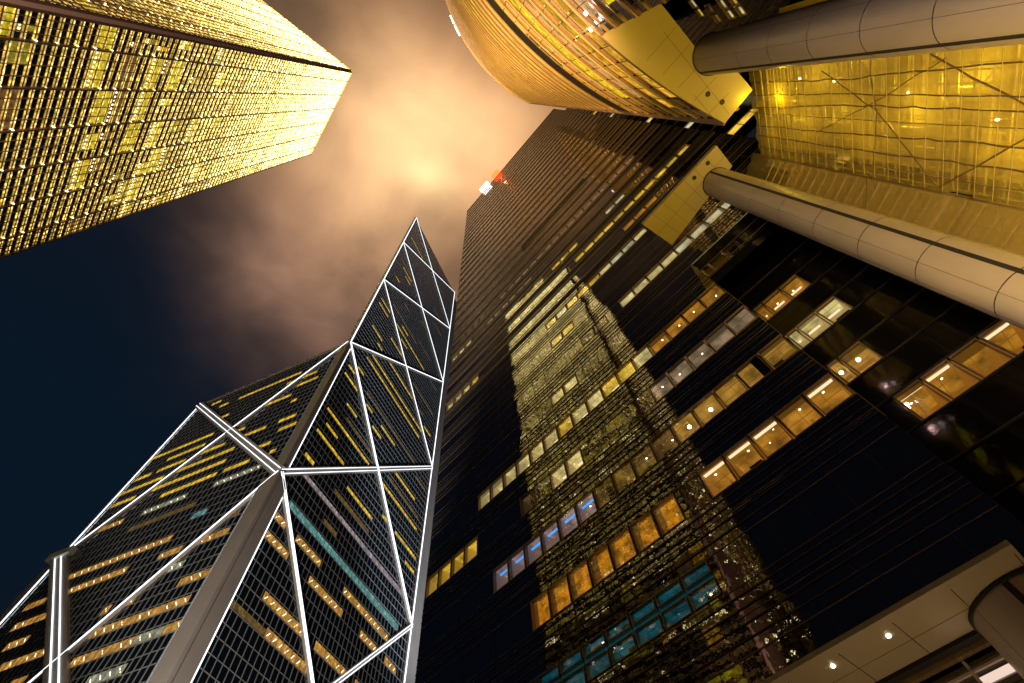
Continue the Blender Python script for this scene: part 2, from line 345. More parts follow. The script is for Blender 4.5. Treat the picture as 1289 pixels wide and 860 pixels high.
for F, S in ((BF1, S1), (BF2, S2)):
    for a0, a1, h, t in S:
        k = round((h-L0-1.1)/4.2585); h0 = L0+k*4.2585+0.14
        w = 52.0/32; a0 = round(a0/w)*w+.06; a1 = max(round(a1/w)*w-.06, a0+1.4)
        q = MB(); hh = 1.5 if t in 'oct' else 1.25 if F is BF2 else .85 if h > 85 else 1.1
        q.quad(F.p(a0, h0, .03), F.p(a1, h0, .03), F.p(a1, h0+hh, .03), F.p(a0, h0+hh, .03))
        if t in 'oc':
            a = a0+.3
            while a < a1-.6:
                if random.random() < .7: q.quad(F.p(a, h0+.35, .05), F.p(a+.18, h0+.35, .05), F.p(a+.75, h0+1.1, .05), F.p(a+.57, h0+1.1, .05), 1)
                a += w
        items.append((q, [TN[t], M_ceil_l]))
capped('lit_window', items, bt)
# bracing: granite beams with a white tube on either edge
def brace(F, p, q, beam=1.5, tubes=2, tw=0.17, d=0.5):
    mb = MB(); F.bar(mb, p, q, beam, 0.0, d)
    o = mb.build('brace', M_beam, bt)
    tb = MB()
    dx, dy = q[0]-p[0], q[1]-p[1]; L = math.hypot(dx, dy); nx, ny = -dy/L, dx/L
    offs = (-min(.55, beam*.26), min(.55, beam*.26)) if tubes == 2 else (0,)
    for s in offs: F.bar(tb, (p[0]+nx*s, p[1]+ny*s), (q[0]+nx*s, q[1]+ny*s), tw, d+.002, d+.16)
    tb.build('light_tube', M_tube, o)
for i in range(0, 5):
    hi, lo = LV[i+1], LV[i]
    tw = 0.10 if i < 2 else 0.15
    n = 2 if i < 2 else 1
    brace(BF1, (0, lo), (SB, hi), 1.6 if i == 1 else 1.1, n, tw, .5)
    brace(BF1, (0, hi), (SB, lo), 1.0, n, tw, .45)
brace(BF1, (0, LM1+10), (SB, L0), 1.3, 2, .12); brace(BF1, (0, L0), (SB, LM1), 1.2, 2, .12, .45)
brace(BF2, (0, L1), (SB, L2), 2.5, 2, .12, .6); brace(BF2, (0, L2), (SB, L1), .9, 1, .19, .45)
brace(BF2, (0, L0), (SB, L1), 3.2, 2, .12, .6); brace(BF2, (0, L1), (SB, L0), 1.0, 1, .19, .45)
# edge columns and their tubes
def column(F, a0, a1, h0, h1, d0, d1, mt=M_col_b):
    mb = MB(); F.box(mb, a0, a1, h0, h1, d0, d1); return mb.build('corner_column', mt, bt)
cN = MB(); BF2.box(cN, -.6, 2.9, GROUND, L1-1, -.2, .6); cN.build('corner_column', M_col_b, bt)
cN = MB(); BF1.box(cN, .0, 2.5, GROUND, L1-1, -.2, .6); cN.build('corner_column', M_col_b, bt)
cN = MB(); BF2.box(cN, -.5, 1.8, L1-1, L2, -.2, .5); BF1.box(cN, 0, .8, L1-1, L2, -.2, .5); cN.build('corner_column', M_col_b, bt)
cN = MB(); BF1.box(cN, -.5, .55, L2, L5, -.6, .4); cN.build('corner_column', M_beam, bt)
cN = MB(); BF1.box(cN, SB+.3, SB+7.4, GROUND, L5-4, -7, -.5); BF1.box(cN, SB-.5, SB+.3, GROUND, L5, -.5, .4); cN.build('corner_column', M_beam, bt)
cN = MB(); BF2.box(cN, SB, SB+2.2, L1-1, L2, -4, -.2); BF2.box(cN, SB, SB+3.6, GROUND, L1-1, -4, -.2); cN.build('corner_column', M_beam, bt)
cN = MB(); BF2.box(cN, 0, SB, L2-.5, L2+.4, -.2, .3); cN.build('parapet', M_beam, bt)
def tubeline(F, a, h0, h1, d, w=.24, dbl=0):
    mb = MB()
    F.box(mb, a-w/2, a+w/2, h0, h1, d, d+.16)
    if dbl: F.box(mb, a+dbl-w/2, a+dbl+w/2, h0, h1, d, d+.16)
    mb.build('light_tube', M_tube, bt)
tubeline(BF1, 2.55, GROUND, L1-2.5, .1, .12, .42); tubeline(BF2, 2.95, GROUND, L1-2.5, .1, .12, .42)
tubeline(BF1, .85, L1+1, L2, .1, .13, .4); tubeline(BF2, 1.85, L1+1, L2, .1, .26)
tubeline(BF1, .05, L2, L5, .41, .27); tubeline(BF1, SB-.15, L0, L5, .41, .22); tubeline(BF1, SB-.15, GROUND, L0, .41, .3)
tubeline(BF2, SB-.2, L1+1, L2, .2, .26); tubeline(BF2, SB-.25, GROUND, L1-1, .2, .26)
cp = MB(); BF2.box(cp, SB-3.4, SB+2.6, L1-.4, L1+1.2, -.2, 1.2); cp.build('node_cap', mat('pale_cap', (0.75, 0.78, 0.66), .5), bt)
# ================================================================== GOLDEN TOWER (upper left)
def V2(p): return Vector((p[0], p[1], 0))
GS = 1.13; g1 = V2((-90.56, 26.62))*GS; g2 = V2((-63.38, -11.95))*GS; g3 = V2((-101.35, -41.22))*GS; g4 = g1+(g3-g2)
HG = 283.0*GS; FL = 4.8
gt = thing('golden_tower', 'square skyscraper covered in bright gold light bands and a dense mullion grid', 'skyscraper', (g2.x, g2.y, GROUND))
fd1 = (g1-g2).normalized(); fd2 = (g3-g2).normalized(); W1 = (g1-g2).length; W2 = (g3-g2).length
ctr = (g1+g3)/2
GF1 = Frame(g2, fd1, Vector((fd1.y, -fd1.x, 0)) if Vector((fd1.y, -fd1.x, 0)).dot(g2+fd1*20-ctr) > 0 else Vector((-fd1.y, fd1.x, 0)))
GF2 = Frame(g2, fd2, Vector((fd2.y, -fd2.x, 0)) if Vector((fd2.y, -fd2.x, 0)).dot(g2+fd2*20-ctr) > 0 else Vector((-fd2.y, fd2.x, 0)))
CH = 0.55
b = MB(); b.prism([tuple((g2+fd1*CH)[:2]), tuple(g1[:2]), tuple(g4[:2]), tuple(g3[:2]), tuple((g2+fd2*CH)[:2])], GROUND, HG); b.build('curtain_wall', M_glass_g, gt)
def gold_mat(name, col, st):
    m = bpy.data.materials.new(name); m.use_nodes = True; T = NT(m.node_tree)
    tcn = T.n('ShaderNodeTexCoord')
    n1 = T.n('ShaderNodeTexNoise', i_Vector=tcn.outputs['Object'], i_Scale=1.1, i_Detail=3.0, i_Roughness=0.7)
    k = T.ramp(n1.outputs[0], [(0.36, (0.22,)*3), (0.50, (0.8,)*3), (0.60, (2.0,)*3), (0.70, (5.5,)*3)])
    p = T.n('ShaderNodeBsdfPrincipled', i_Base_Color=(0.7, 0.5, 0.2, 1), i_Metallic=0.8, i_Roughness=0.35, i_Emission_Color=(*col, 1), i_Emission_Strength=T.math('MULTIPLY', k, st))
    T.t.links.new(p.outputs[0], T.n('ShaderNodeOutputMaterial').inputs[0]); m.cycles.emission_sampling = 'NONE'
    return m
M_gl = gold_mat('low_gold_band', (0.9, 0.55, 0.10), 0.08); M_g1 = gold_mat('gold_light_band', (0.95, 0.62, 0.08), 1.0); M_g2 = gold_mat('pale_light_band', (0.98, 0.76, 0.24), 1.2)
M_gsp = mat('spandrel_brown', (0.30, 0.18, 0.06), 0.4, 0.5)
TIER = []
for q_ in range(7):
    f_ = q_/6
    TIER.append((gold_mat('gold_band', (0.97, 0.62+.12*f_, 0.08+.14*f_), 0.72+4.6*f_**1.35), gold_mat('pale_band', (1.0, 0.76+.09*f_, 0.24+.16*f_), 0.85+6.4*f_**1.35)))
M_gm = mat('plum_mullion', (0.24, 0.14, 0.11), 0.4, 0.5, emit=(0.5, 0.22, 0.12), estr=0.0)
M_gd = mat('dark_corner', (0.55, 0.36, 0.30), 0.5, 0.0)
nf = int(HG/FL)
majors1 = [GS*(5.2+7.5*i) for i in range(6)]; majors2 = [GS*(5.4+7.6*i) for i in range(6)]
for k in range(nf+1):
    z = min(k*FL, HG-1.2)
    mb = MB()
    for F, w in ((GF1, W1), (GF2, W2)):
        for dz, th, dd, mi in ((0, .26, .10, 0), (.72, .24, .09, 1), (2.4, .26, .10, 0), (3.12, .24, .09, 1)):
            if z+dz+th < HG: F.box(mb, CH, w-.1, z+dz, z+dz+th, 0, dd, mi)
        F.box(mb, CH, w-.1, z+.26, z+.72, 0, .04, 2); F.box(mb, CH, w-.1, z+2.66, min(HG, z+3.12), 0, .04, 2)
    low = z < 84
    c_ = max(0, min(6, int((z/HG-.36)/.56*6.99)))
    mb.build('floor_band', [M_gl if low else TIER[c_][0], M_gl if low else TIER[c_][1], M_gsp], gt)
for F, w, mj in ((GF1, W1, majors1), (GF2, W2, majors2)):
    for a in mj+[CH+.1, w-.2]:
        mb = MB(); F.box(mb, a-.16, a-.02, GROUND, HG, 0, .55); F.box(mb, a+.06, a+.2, GROUND, HG, 0, .55); mb.build('mullion', M_gm, gt)
mb = MB()
for F, w, mj in ((GF1, W1, majors1), (GF2, W2, majors2)):
    prev = CH
    for a in mj+[w]:
        for j in (1, 2, 3):
            x = prev+(a-prev)*j/4
            F.box(mb, x-.035, x+.035, GROUND, HG, .0, .36)
        prev = a
mb.build('fine_mullions', M_gm, gt)
mb = MB()
p0 = g2+fd1*CH; p1 = g2+fd2*CH
off = (-(GF1.n+GF2.n)).normalized()*-.12
mb.hexa([P3(p0, GROUND), P3(p1, GROUND), P3(p1+off, GROUND), P3(p0+off, GROUND), P3(p0, HG), P3(p1, HG), P3(p1+off, HG), P3(p0+off, HG)])
mb.build('corner_strip', M_gd, gt)
cg = MB(); GF1.box(cg, CH, W1, HG, HG+1.0, -.5, .3); GF2.box(cg, CH, W2, HG, HG+1.0, -.5, .3); cg.build('parapet', M_g1, gt)
# lit rooms and lamps
TG = [strip_mat('room_gold', (0.9, 0.68, 0.03), 0.75), strip_mat('room_orange', (0.95, 0.45, 0.02), 0.7), strip_mat('room_olive', (0.42, 0.34, 0.03), 0.6), strip_mat('room_brown', (0.3, 0.15, 0.05), 0.5)]
M_dot = lamp_mat('lamp_white', (1.0, 0.84, 0.45), 6.5, var=0.6, vscale=0.4, lo=0.08, sample=False)
items = []; dots = []
for F, w, mj in ((GF1, W1, majors1), (GF2, W2, majors2)):
    ed = [CH]+mj+[w]
    for k in range(8, nf):
        z = k*FL; rowt = random.random()
        base = random.choice((0, 0, 1, 2, 2, 3)); pr = 0.85 if rowt < .22 else .14
        if F is GF1:
            if k in (17,): pr, base = 1, 2
        for j in range(len(ed)-1):
            if random.random() < pr:
                a0, a1 = ed[j]+.3, ed[j+1]-.3
                n = random.choice((1, 2, 4, 4)); s = random.randint(0, 4-n); dw = (a1-a0)/4
                q = MB(); q.quad(F.p(a0+dw*s, z+1.1, .03), F.p(a0+dw*(s+n), z+1.1, .03), F.p(a0+dw*(s+n), z+FL-.05, .03), F.p(a0+dw*s, z+FL-.05, .03))
                if random.random() < .55:
                    for c in range(n*2):
                        x = a0+dw*(s+.25+c*.5); q.quad(F.p(x-.16, z+1.4, .05), F.p(x+.16, z+1.4, .05), F.p(x+.16, z+1.9, .05), F.p(x-.16, z+1.9, .05), 1)
                items.append((q, [TG[base if random.random() < .8 else random.randint(0, 3)], M_dot]))
        for a in mj:
            if random.random() < .75:
                q = MB(); F.box(q, a-.24, a+.28, z+.34, z+.68, .0, .38); dots.append((q, M_dot))
capped('lit_window', items, gt); capped('facade_lamp', dots, gt)
# ================================================================== DARK GLASS TOWER
D = 23.3; HD = 204.0
DF = Frame(ND*D, UD, -ND)
dt = thing('dark_glass_tower', 'huge near-black glass office tower with rows of lit windows, mirroring the golden tower', 'skyscraper', (ND.x*D, ND.y*D, GROUND))
BJ = lambda j: 1.1+1.885*j
KT = lambda k: 22.5+4.96*k
UR, UL = -16.2, 35.2
b = MB()
def slab(u0, u1, n0, n1, h0, h1, mb):
    c = [ND*n0+UD*u0, ND*n1+UD*u0, ND*n1+UD*u1, ND*n0+UD*u1]
    mb.prism([(p.x, p.y) for p in c], h0, h1)
slab(-2.70, UL, D+3.2, D+34, GROUND, HD-.5, b); slab(UR, -2.70, D+3.2, D+34, 42.2, HD-.5, b)
b.build('core', M_core, dt)
# rooms -----------------------------------------------------------
def room_kit(name, ceil_col, ceil_st, wall=(0.55, 0.42, 0.28)):
    cm = bpy.data.materials.new('ceiling_'+name); cm.use_nodes = True; T = NT(cm.node_tree)
    nz = T.n('ShaderNodeTexNoise', i_Vector=T.n('ShaderNodeTexCoord').outputs['Object'], i_Scale=0.8, i_Detail=3.0)
    e = T.n('ShaderNodeEmission', i_Color=(*ceil_col, 1), i_Strength=T.math('MULTIPLY', T.ramp(nz.outputs[0], [(0.32, (0.35,)*3), (0.68, (1.4,)*3)]), ceil_st))
    T.t.links.new(e.outputs[0], T.n('ShaderNodeOutputMaterial').inputs[0]); cm.cycles.emission_sampling = 'NONE'
    wm = mat('wall_'+name, wall, 0.8, var=.2, vscale=1.0, emit=tuple(c*.5 for c in ceil_col), estr=ceil_st*.55)  # walls glow weakly themselves, standing in for light from the room's lamps
    return cm, wm
KIT = {'orange': room_kit('orange', (0.85, 0.34, 0.03), 0.55), 'amber': room_kit('amber', (0.70, 0.34, 0.045), 0.6), 'beige': room_kit('beige', (0.62, 0.40, 0.22), 0.5),
       'cream': room_kit('cream', (0.75, 0.58, 0.22), 1.0), 'yellow': room_kit('yellow', (0.90, 0.55, 0.05), 0.95), 'white': room_kit('white', (0.75, 0.66, 0.38), 0.8),
       'violet': room_kit('violet', (0.24, 0.15, 0.15), 1.2), 'teal': room_kit('teal', (0.01, 0.20, 0.27), 0.32), 'dim': room_kit('dim', (0.20, 0.12, 0.05), 0.4),
       'pink': room_kit('pink', (0.50, 0.30, 0.17), 0.5), 'curtain': room_kit('curtain', (0.72, 0.27, 0.01), 0.42), 'dark': room_kit('dark', (0.26, 0.13, 0.03), 0.5)}
M_lampw = lamp_mat('lamp_warm', (1.0, 0.80, 0.42), 9.0, sample=False); M_tubeb = lamp_mat('tube_blue', (0.04, 0.32, 0.9), 1.6, sample=False); M_tubew = lamp_mat('tube_warm', (1.0, 0.72, 0.42), 1.5, sample=False)
M_curt = bpy.data.materials.new('orange_curtain'); M_curt.use_nodes = True
T = NT(M_curt.node_tree)
wv = T.n('ShaderNodeTexNoise', i_Vector=T.n('ShaderNodeTexCoord').outputs['Object'], i_Scale=1.6, i_Detail=3.0)
e = T.n('ShaderNodeEmission', i_Color=(0.80, 0.27, 0.01, 1), i_Strength=T.math('MULTIPLY', T.ramp(wv.outputs[0], [(0.35, (0.35,)*3), (0.7, (1.2,)*3)]), .75))
T.t.links.new(e.outputs[0], T.n('ShaderNodeOutputMaterial').inputs[0]); M_curt.cycles.emission_sampling = 'NONE'
lit_cells = {}
win_items = []
def window(F, u0, u1, h0, h1, kit, extra=(), depth=None, wing=False):
    cm, wm = KIT[kit]; q = MB()
    dep = depth or (2.6 if h0 < 60 else 1.2)
    fr = .055; a0, a1 = u0+.07, u1-.07
    # frame
    pr_ = .06 if h0 < 60 else .025
    F.box(q, a0, a0+fr, h0, h1, -.25, pr_, 2); F.box(q, a1-fr, a1, h0, h1, -.25, pr_, 2)
    F.box(q, a0+fr, a1-fr, h0, h0+fr, -.25, pr_, 2); F.box(q, a0+fr, a1-fr, h1-fr, h1, -.25, pr_, 2)
    # room: ceiling, back wall, two side walls, sill
    c = [F.p(a0, h1-.002, -.25), F.p(a1, h1-.002, -.25), F.p(a1, h1-.002, -dep), F.p(a0, h1-.002, -dep)]; q.quad(*c, 0)
    q.quad(F.p(a0, h0, -dep), F.p(a1, h0, -dep), F.p(a1, h1, -dep), F.p(a0, h1, -dep), 1)
    q.quad(F.p(a0+.01, h0, -.25), F.p(a0+.01, h0, -dep), F.p(a0+.01, h1, -dep), F.p(a0+.01, h1, -.25), 1)
    q.quad(F.p(a1-.01, h0, -.25), F.p(a1-.01, h0, -dep), F.p(a1-.01, h1, -dep), F.p(a1-.01, h1, -.25), 1)
    q.quad(F.p(a0, h0+.003, -.25), F.p(a1, h0+.003, -.25), F.p(a1, h0+.003, -dep), F.p(a0, h0+.003, -dep), 1)
    # pane
    q.quad(F.p(a0+fr, h1-fr, -.02), F.p(a1-fr, h1-fr, -.02), F.p(a1-fr, h0+fr, -.02), F.p(a0+fr, h0+fr, -.02), 3)
    w = a1-a0
    if h0 < 62:
        for dd in (.75, 1.5): F.box(q, a0+.02, a1-.02, h1-.03, h1-.004, -dd-.02, -dd+.02, 1)
        x = a0+w*random.uniform(.3, .7); F.box(q, x-.015, x+.015, h1-.03, h1-.004, -dep+.05, -.3, 1)
        rr = random.random()
        if rr < .3: F.box(q, a0+w*.1, a0+w*random.uniform(.4, .8), h0+.004, h0+random.uniform(.3, .7), -1.1, -.4, 7)
        elif rr < .45: F.box(q, a0+.03, a1-.03, h1-random.uniform(.25, .7), h1-.03, -.22, -.19, 1)
        if random.random() < .35: x = a0+w*random.uniform(.15, .85); F.box(q, x-.09, x+.09, h0+.01, h1-.01, -2.2, -2.0, 1)
    for ex in extra:
        if ex == 'spot' and random.random() < .75:
            x = a0+w*random.uniform(.3, .7); dd = random.uniform(.7, 1.3)
            q.poly([F.p(x+.07*math.cos(t*.785), h1-.03, -dd+.07*math.sin(t*.785)) for t in range(8)], 4)
        if ex == 'spots':
            for s in (.3, .7):
                x = a0+w*s; dd = random.choice((.8, 1.5)); q.poly([F.p(x+.05*math.cos(t*.785), h1-.03, -dd+.05*math.sin(t*.785)) for t in range(8)], 4)
        if ex == 'strip': F.box(q, a0+.12, a1-.12, h1-.14, h1-.06, -.50, -.34, 6)
        if ex == 'tube': F.box(q, a0+.25, a1-.35, h1-.12, h1-.04, -1.35, -1.2, 6)
        if ex == 'blue': F.box(q, a0+.04, a1-.04, h1-.16, h1-.06, -.80, -.68, 5)
        if ex == 'globe':
            x = a0+w*.5
            for rr, hh in ((.0, -.62), (.26, -.52), (.34, -.36), (.26, -.22), (.02, -.12)):
                pass
            prev = None
            for rr, hh in ((.02, -.46), (.12, -.42), (.15, -.34), (.12, -.26), (.02, -.22)):
                ring = [F.p(x+rr*math.cos(t*.628), h1+hh, -.9+rr*math.sin(t*.628)) for t in range(10)]
                if prev:
                    for t in range(10): q.quad(prev[t], prev[(t+1) % 10], ring[(t+1) % 10], ring[t], 4)
                prev = ring
        if ex == 'beam': F.box(q, a0, a1, h1-.30, h1-.002, -1.9, -1.55, 1)
        if ex == 'shelf': F.box(q, a0+w*.55, a1-.05, h0, h1-.5, -1.7, -1.2, 7)
        if ex == 'blind': F.box(q, a0+fr, a0+w*random.uniform(.35, .6), h0+fr, h1-fr, -.14, -.10, 7)
        if ex == 'curtain':
            n = 9; x0 = a0+.08+random.uniform(0, .2); x1 = a1-.08-random.uniform(0, .4)
            for t in range(n):
                s0 = x0+(x1-x0)*t/n; s1 = x0+(x1-x0)*(t+1)/n; z0 = -.3-.09*(t % 2); z1 = -.3-.09*((t+1) % 2)
                q.quad(F.p(s0, h0+fr, z0), F.p(s1, h0+fr, z1), F.p(s1, h1-fr, z1), F.p(s0, h1-fr, z0), 8)
    return (q, [cm, wm, M_frame, M_pane, M_lampw, M_tubeb, M_tubew, MATS.get('dark_core'), M_curt])
def wrow(k, j0, j1, kit, extra=lambda j: (), hh=None):
    hh = hh or (2.15 if k <= 3 else 1.9)
    for j in range(j0, j1+1):
        lit_cells[(k, j)] = hh
        win_items.append(window(DF, BJ(j), BJ(j+1), KT(k)-hh, KT(k), kit if isinstance(kit, str) else kit(j), extra(j)))
wrow(0, 4, 10, 'dark', lambda j: ('curtain',)); wrow(0, -2, 2, 'orange', lambda j: ('strip', 'spot' if j != 0 else 'spots'))
wrow(1, 7, 12, 'violet', lambda j: ('blue', 'spot') if j < 12 else ('blue',)); wrow(1, 2, 6, lambda j: 'dark' if j > 2 else 'amber', lambda j: ('beam', 'globe') if j in (2,) else (('spot', 'shelf') if j != 6 else ('blind',)))
wrow(1, -2, 1, 'amber', lambda j: ('globe',) if j == 1 else ('beam', 'shelf') if j == -2 else ('blind',) if j == -1 else ())
wrow(2, -2, 2, 'beige', lambda j: ('beam', 'spot') if j > -1 else ('beam', 'shelf') if j == -2 else ('beam',)); wrow(2, 7, 8, 'cream', lambda j: ('tube',)); wrow(2, 14, 17, 'yellow', lambda j: ('spot',) if j != 15 else ('shelf',)); wrow(2, 10, 10, 'dim', lambda j: ('blind',))
wrow(3, 2, 13, lambda j: 'yellow' if j in (3, 4, 7) else 'cream', lambda j: ('tube',) if j in (4, 6, 8, 10) else ('shelf',) if j == 13 else ()); wrow(3, -2, 1, 'orange', lambda j: ('beam', 'spot') if j > -2 else ('spot', 'shelf'))
wrow(4, 6, 7, 'cream', lambda j: ('tube',))
wrow(5, -2, 1, 'cream', lambda j: ('beam',)); wrow(5, 3, 4, 'dim'); wrow(5, -6, -3, 'white', lambda j: ('beam',) if j % 2 else ('shelf', 'beam'))
wrow(6, 5, 6, 'yellow'); wrow(7, 2, 6, lambda j: 'white' if j == 5 else 'yellow', lambda j: ('tube',) if j == 5 else ()); wrow(7, -2, 1, lambda j: 'cream' if j in (-2, 1) else 'white', lambda j: ('beam',))
wrow(8, -4, -2, 'orange'); wrow(8, 14, 17, lambda j: 'yellow' if j == 14 else 'cream'); wrow(9, -8, 2, lambda j: 'yellow'); wrow(10, -3, -2, 'white'); wrow(10, 2, 4, 'yellow')
wrow(11, 7, 12, 'pink'); wrow(11, 15, 17, 'cream'); wrow(12, -6, 10, 'pink'); wrow(12, 13, 16, 'dim')
wrow(18, -6, 8, lambda j: 'yellow' if j > -4 else 'cream', hh=1.3); wrow(17, 8, 11, 'yellow', hh=1.2); wrow(16, 10, 12, 'cream', hh=1.2); wrow(20, -8, -5, 'cream', hh=1.2); wrow(15, 12, 15, 'pink', hh=1.0)
for _ in range(44):
    k = random.randint(19, 35); j = random.randint(-8, 15)
    for jj in range(j, min(17, j+random.randint(1, 5))):
        if (k, jj) not in lit_cells: wrow(k, jj, jj, random.choice(('pink', 'yellow', 'cream')), hh=.7)
for j in range(4, 12):
    lit_cells[(-1, j)] = 2.05
    for h0, h1 in ((16.82, 17.54), (15.55, 16.5)): win_items.append(window(DF, BJ(j), BJ(j+1), h0, h1, 'teal', ('spot',) if random.random() < .5 else ()))
capped('lit_window', win_items, dt)
# dark glass panels, every one set a hair out of true -----------------------------------------------------------
pm = MB()
def panel(F, a0, a1, h0, h1, t=0.004):
    q = [random.uniform(-t, t) for _ in range(3)]; q.append(q[0]+q[2]-q[1])
    pm.quad(F.p(a0, h1, q[3]), F.p(a1, h1, q[2]), F.p(a1, h0, q[1]), F.p(a0, h0, q[0]))
SLIT = (92.0, 94.4)
for j in range(-9, 18):
    a0, a1 = BJ(j), BJ(j+1)
    if j == -9: a0 = UR
    if j == 17: a1 = UL
    for k in range(-5, 37):
        top = KT(k); bot = top-4.96
        if top > HD: top = HD
        if bot < GROUND: bot = GROUND
        if top-bot < .5: continue
        if j < -2 and top < 42.5: continue
        hh = lit_cells.get((k, j))
        lo = bot
        if hh is None:
            v = max(bot, top-1.9)
            panel(DF, a0, a1, v, top)
            if v > bot+.1: mid = bot+(v-bot)/2; panel(DF, a0, a1, mid, v, .005); panel(DF, a0, a1, bot, mid, .005)
        else:
            v = top-hh; mid = bot+(v-bot)/2; panel(DF, a0, a1, mid, v, .005); panel(DF, a0, a1, bot, mid, .005)
pm.build('curtain_wall', M_glass, dt)
ld = MB(); lk_ = MB()
for k in range(-5, 37):
    t = KT(k)
    if t < GROUND+1 or t > HD: continue
    uR = -2.67 if t < 42 else UR
    big = t > 62
    e_ = .07 if big else .04
    DF.box(ld, uR, UL, t-.03, t+(.10 if big else .02), 0, e_); DF.box(ld, uR, UL, t-(1.96 if k > 3 else 2.2), t-(1.93 if k > 3 else 2.16), 0, e_*.7); DF.box(ld, uR, UL, t-3.46, t-3.42, 0, e_*.7)
    if big: DF.box(lk_, uR, UL, t+.85, t+1.3, .02, .06); DF.box(lk_, uR, UL, t-3.55, t-3.1, .02, .06)
    else:
        for z_ in (.55, 1.15, 1.8, 2.35): DF.box(lk_, uR, UL, t+z_, t+z_+.07, .012, .05)
    if big: DF.box(ld, uR, UL, t+.30, t+.62, 0.02, .06); DF.box(ld, uR, UL, t-2.9, t-2.6, .02, .06)
ld.build('ledges', M_ledge, dt); lk_.build('dark_rails', M_seam, dt)  # bronze ledges, and near-black rails between them
vm = MB()
for j in range(-9, 19): DF.box(vm, BJ(j)-.012, BJ(j)+.012, GROUND if j >= -2 else 42.2, HD, -.02, .022)
vm.build('mullions', M_mull, dt)
sl = MB(); DF.box(sl, -2.8, 14.5, SLIT[0], SLIT[1]+.3, .05, .24); sl.build('plant_louvre', M_seam, dt)
pr = MB(); DF.box(pr, UR, UL, HD-.3, HD+1.0, -.6, .12); pr.build('parapet', M_ledge, dt)
sd = MB(); sd.quad(DF.p(UR, 42.2, 0), DF.p(UR, 42.2, -3.3), DF.p(UR, HD, -3.3), DF.p(UR, HD, 0)); sd.quad(DF.p(UL, GROUND, 0), DF.p(UL, GROUND, -34), DF.p(UL, HD, -34), DF.p(UL, HD, 0))
sd.quad(DF.p(-2.7, GROUND, 0), DF.p(-2.7, GROUND, -5), DF.p(-2.7, 42.2, -5), DF.p(-2.7, 42.2, 0)); sd.quad(DF.p(UR, 42.2, 0), DF.p(-2.67, 42.2, 0), DF.p(-2.67, 42.2, -6), DF.p(UR, 42.2, -6))
sd.build('side_wall', M_glass, dt)
# recessed wings
WD = 28.3; WF = Frame(ND*WD, UD, -ND); wj = lambda j: -4.25-1.75*j
wing = MB(); WF.box(wing, -45, -2.72, GROUND, 42.2, -20, -3.2); wing.build('wing_core', M_core, dt)
pm = MB(); wl = {}; wi = []
def ww(k, js, kit, ex=()):
    for j in js:
        u1 = wj(j) if j >= 0 else -3.35; u0 = wj(j+1)
        wl[(k, j)] = 1; wi.append(window(WF, u0, u1, 22.95+4.96*k-2.3, 22.95+4.96*k, kit, ex))
ww(0, (0, 1, 2, 3, 4), 'orange', ('strip', 'spot')); ww(1, (-1, 0), 'amber', ('globe', 'beam')); ww(2, (-1, 0, 1), 'cream', ('beam', 'tube')); ww(3, (-1, 0, 1), 'orange', ('tube', 'spot')); ww(5, (-1, 0, 1), 'yellow', ('spot', 'beam')); ww(5, (6, 7, 8, 9, 10), 'yellow')
ww(7, (7, 8, 9, 10, 11, 12), 'yellow')
capped('wing_window', wi, dt)
for j in range(-1, 23):
    u1 = wj(j) if j >= 0 else -2.72; u0 = wj(j+1)
    for k in range(-5, 9):
        t = 22.95+4.96*k; bt_ = max(GROUND, t-4.96)
        if t < GROUND: continue
        if (k, j) not in wl: panel(WF, u0, u1, t-2.3, t)
        if t-2.3 > bt_: panel(WF, u0, u1, bt_, t-2.3)
WF2 = Frame(ND*26.5, UD, -ND)
for j in range(0, 14):
    u1 = UR-j*1.9; u0 = u1-1.9
    for k in range(9, 37):
        t = KT(k)
        if t > HD: continue
        panel(WF2, u0, u1, t-2.5, t); panel(WF2, u0, u1, t-4.96, t-2.5)
pm.build('wing_glass', M_glass_w, dt)
lw = MB(); lw2 = MB()
for k in range(-4, 5): WF.box(lw, -45, -2.72, 22.95+4.96*k, 22.95+4.96*k+.10, 0, .14); WF.box(lw, -45, -2.72, 22.95+4.96*k-2.38, 22.95+4.96*k-2.31, 0, .10)
for k in range(9, 37): WF2.box(lw2, UR-26.6, UR, KT(k), KT(k)+.12, 0, .16)
lw.build('wing_ledges', M_mull, dt); lw2.build('upper_wing_ledges', M_ledge, dt)
ui = []
for k, j0, n, kit in ((9, 1, 4, 'yellow'), (12, 0, 3, 'white'), (14, 2, 3, 'cream'), (16, 1, 2, 'cream'), (19, 3, 4, 'dim'), (22, 0, 3, 'white'), (26, 1, 2, 'yellow'), (30, 2, 3, 'dim'), (11, 6, 4, 'yellow'), (10, 3, 2, 'amber')):
    for j in range(j0, j0+n):
        u1 = UR-j*1.9
        q = MB(); WF2.box(q, u1-1.82, u1-.06, KT(k)-1.7, KT(k)-.1, -.1, .05); ui.append((q, KIT[kit][0]))
capped('upper_wing_window', ui, dt)
# roof beacon: white flood bar and red lamp on the parapet
q = MB(); DF.box(q, 21.0, 25.4, HD+1.0, HD+2.6, -.3, 1.6); q.build('roof_floodlamp', lamp_mat('flood_white', (1, .93, .8), 9.0), dt)
q = MB(); DF.box(q, 14.8, 18.4, HD+1.0, HD+3.2, -.3, 1.6); q.build('roof_beacon', lamp_mat('beacon_red', (1, .05, .01), 9.0), dt)
l = light('beacon_lamp', 'POINT', tuple(DF.p(15.8, HD-3, 3.5)), 2500, (1.0, 0.1, 0.02), None, .5); l.parent = dt; l.location = Vector(l.location)-dt.location
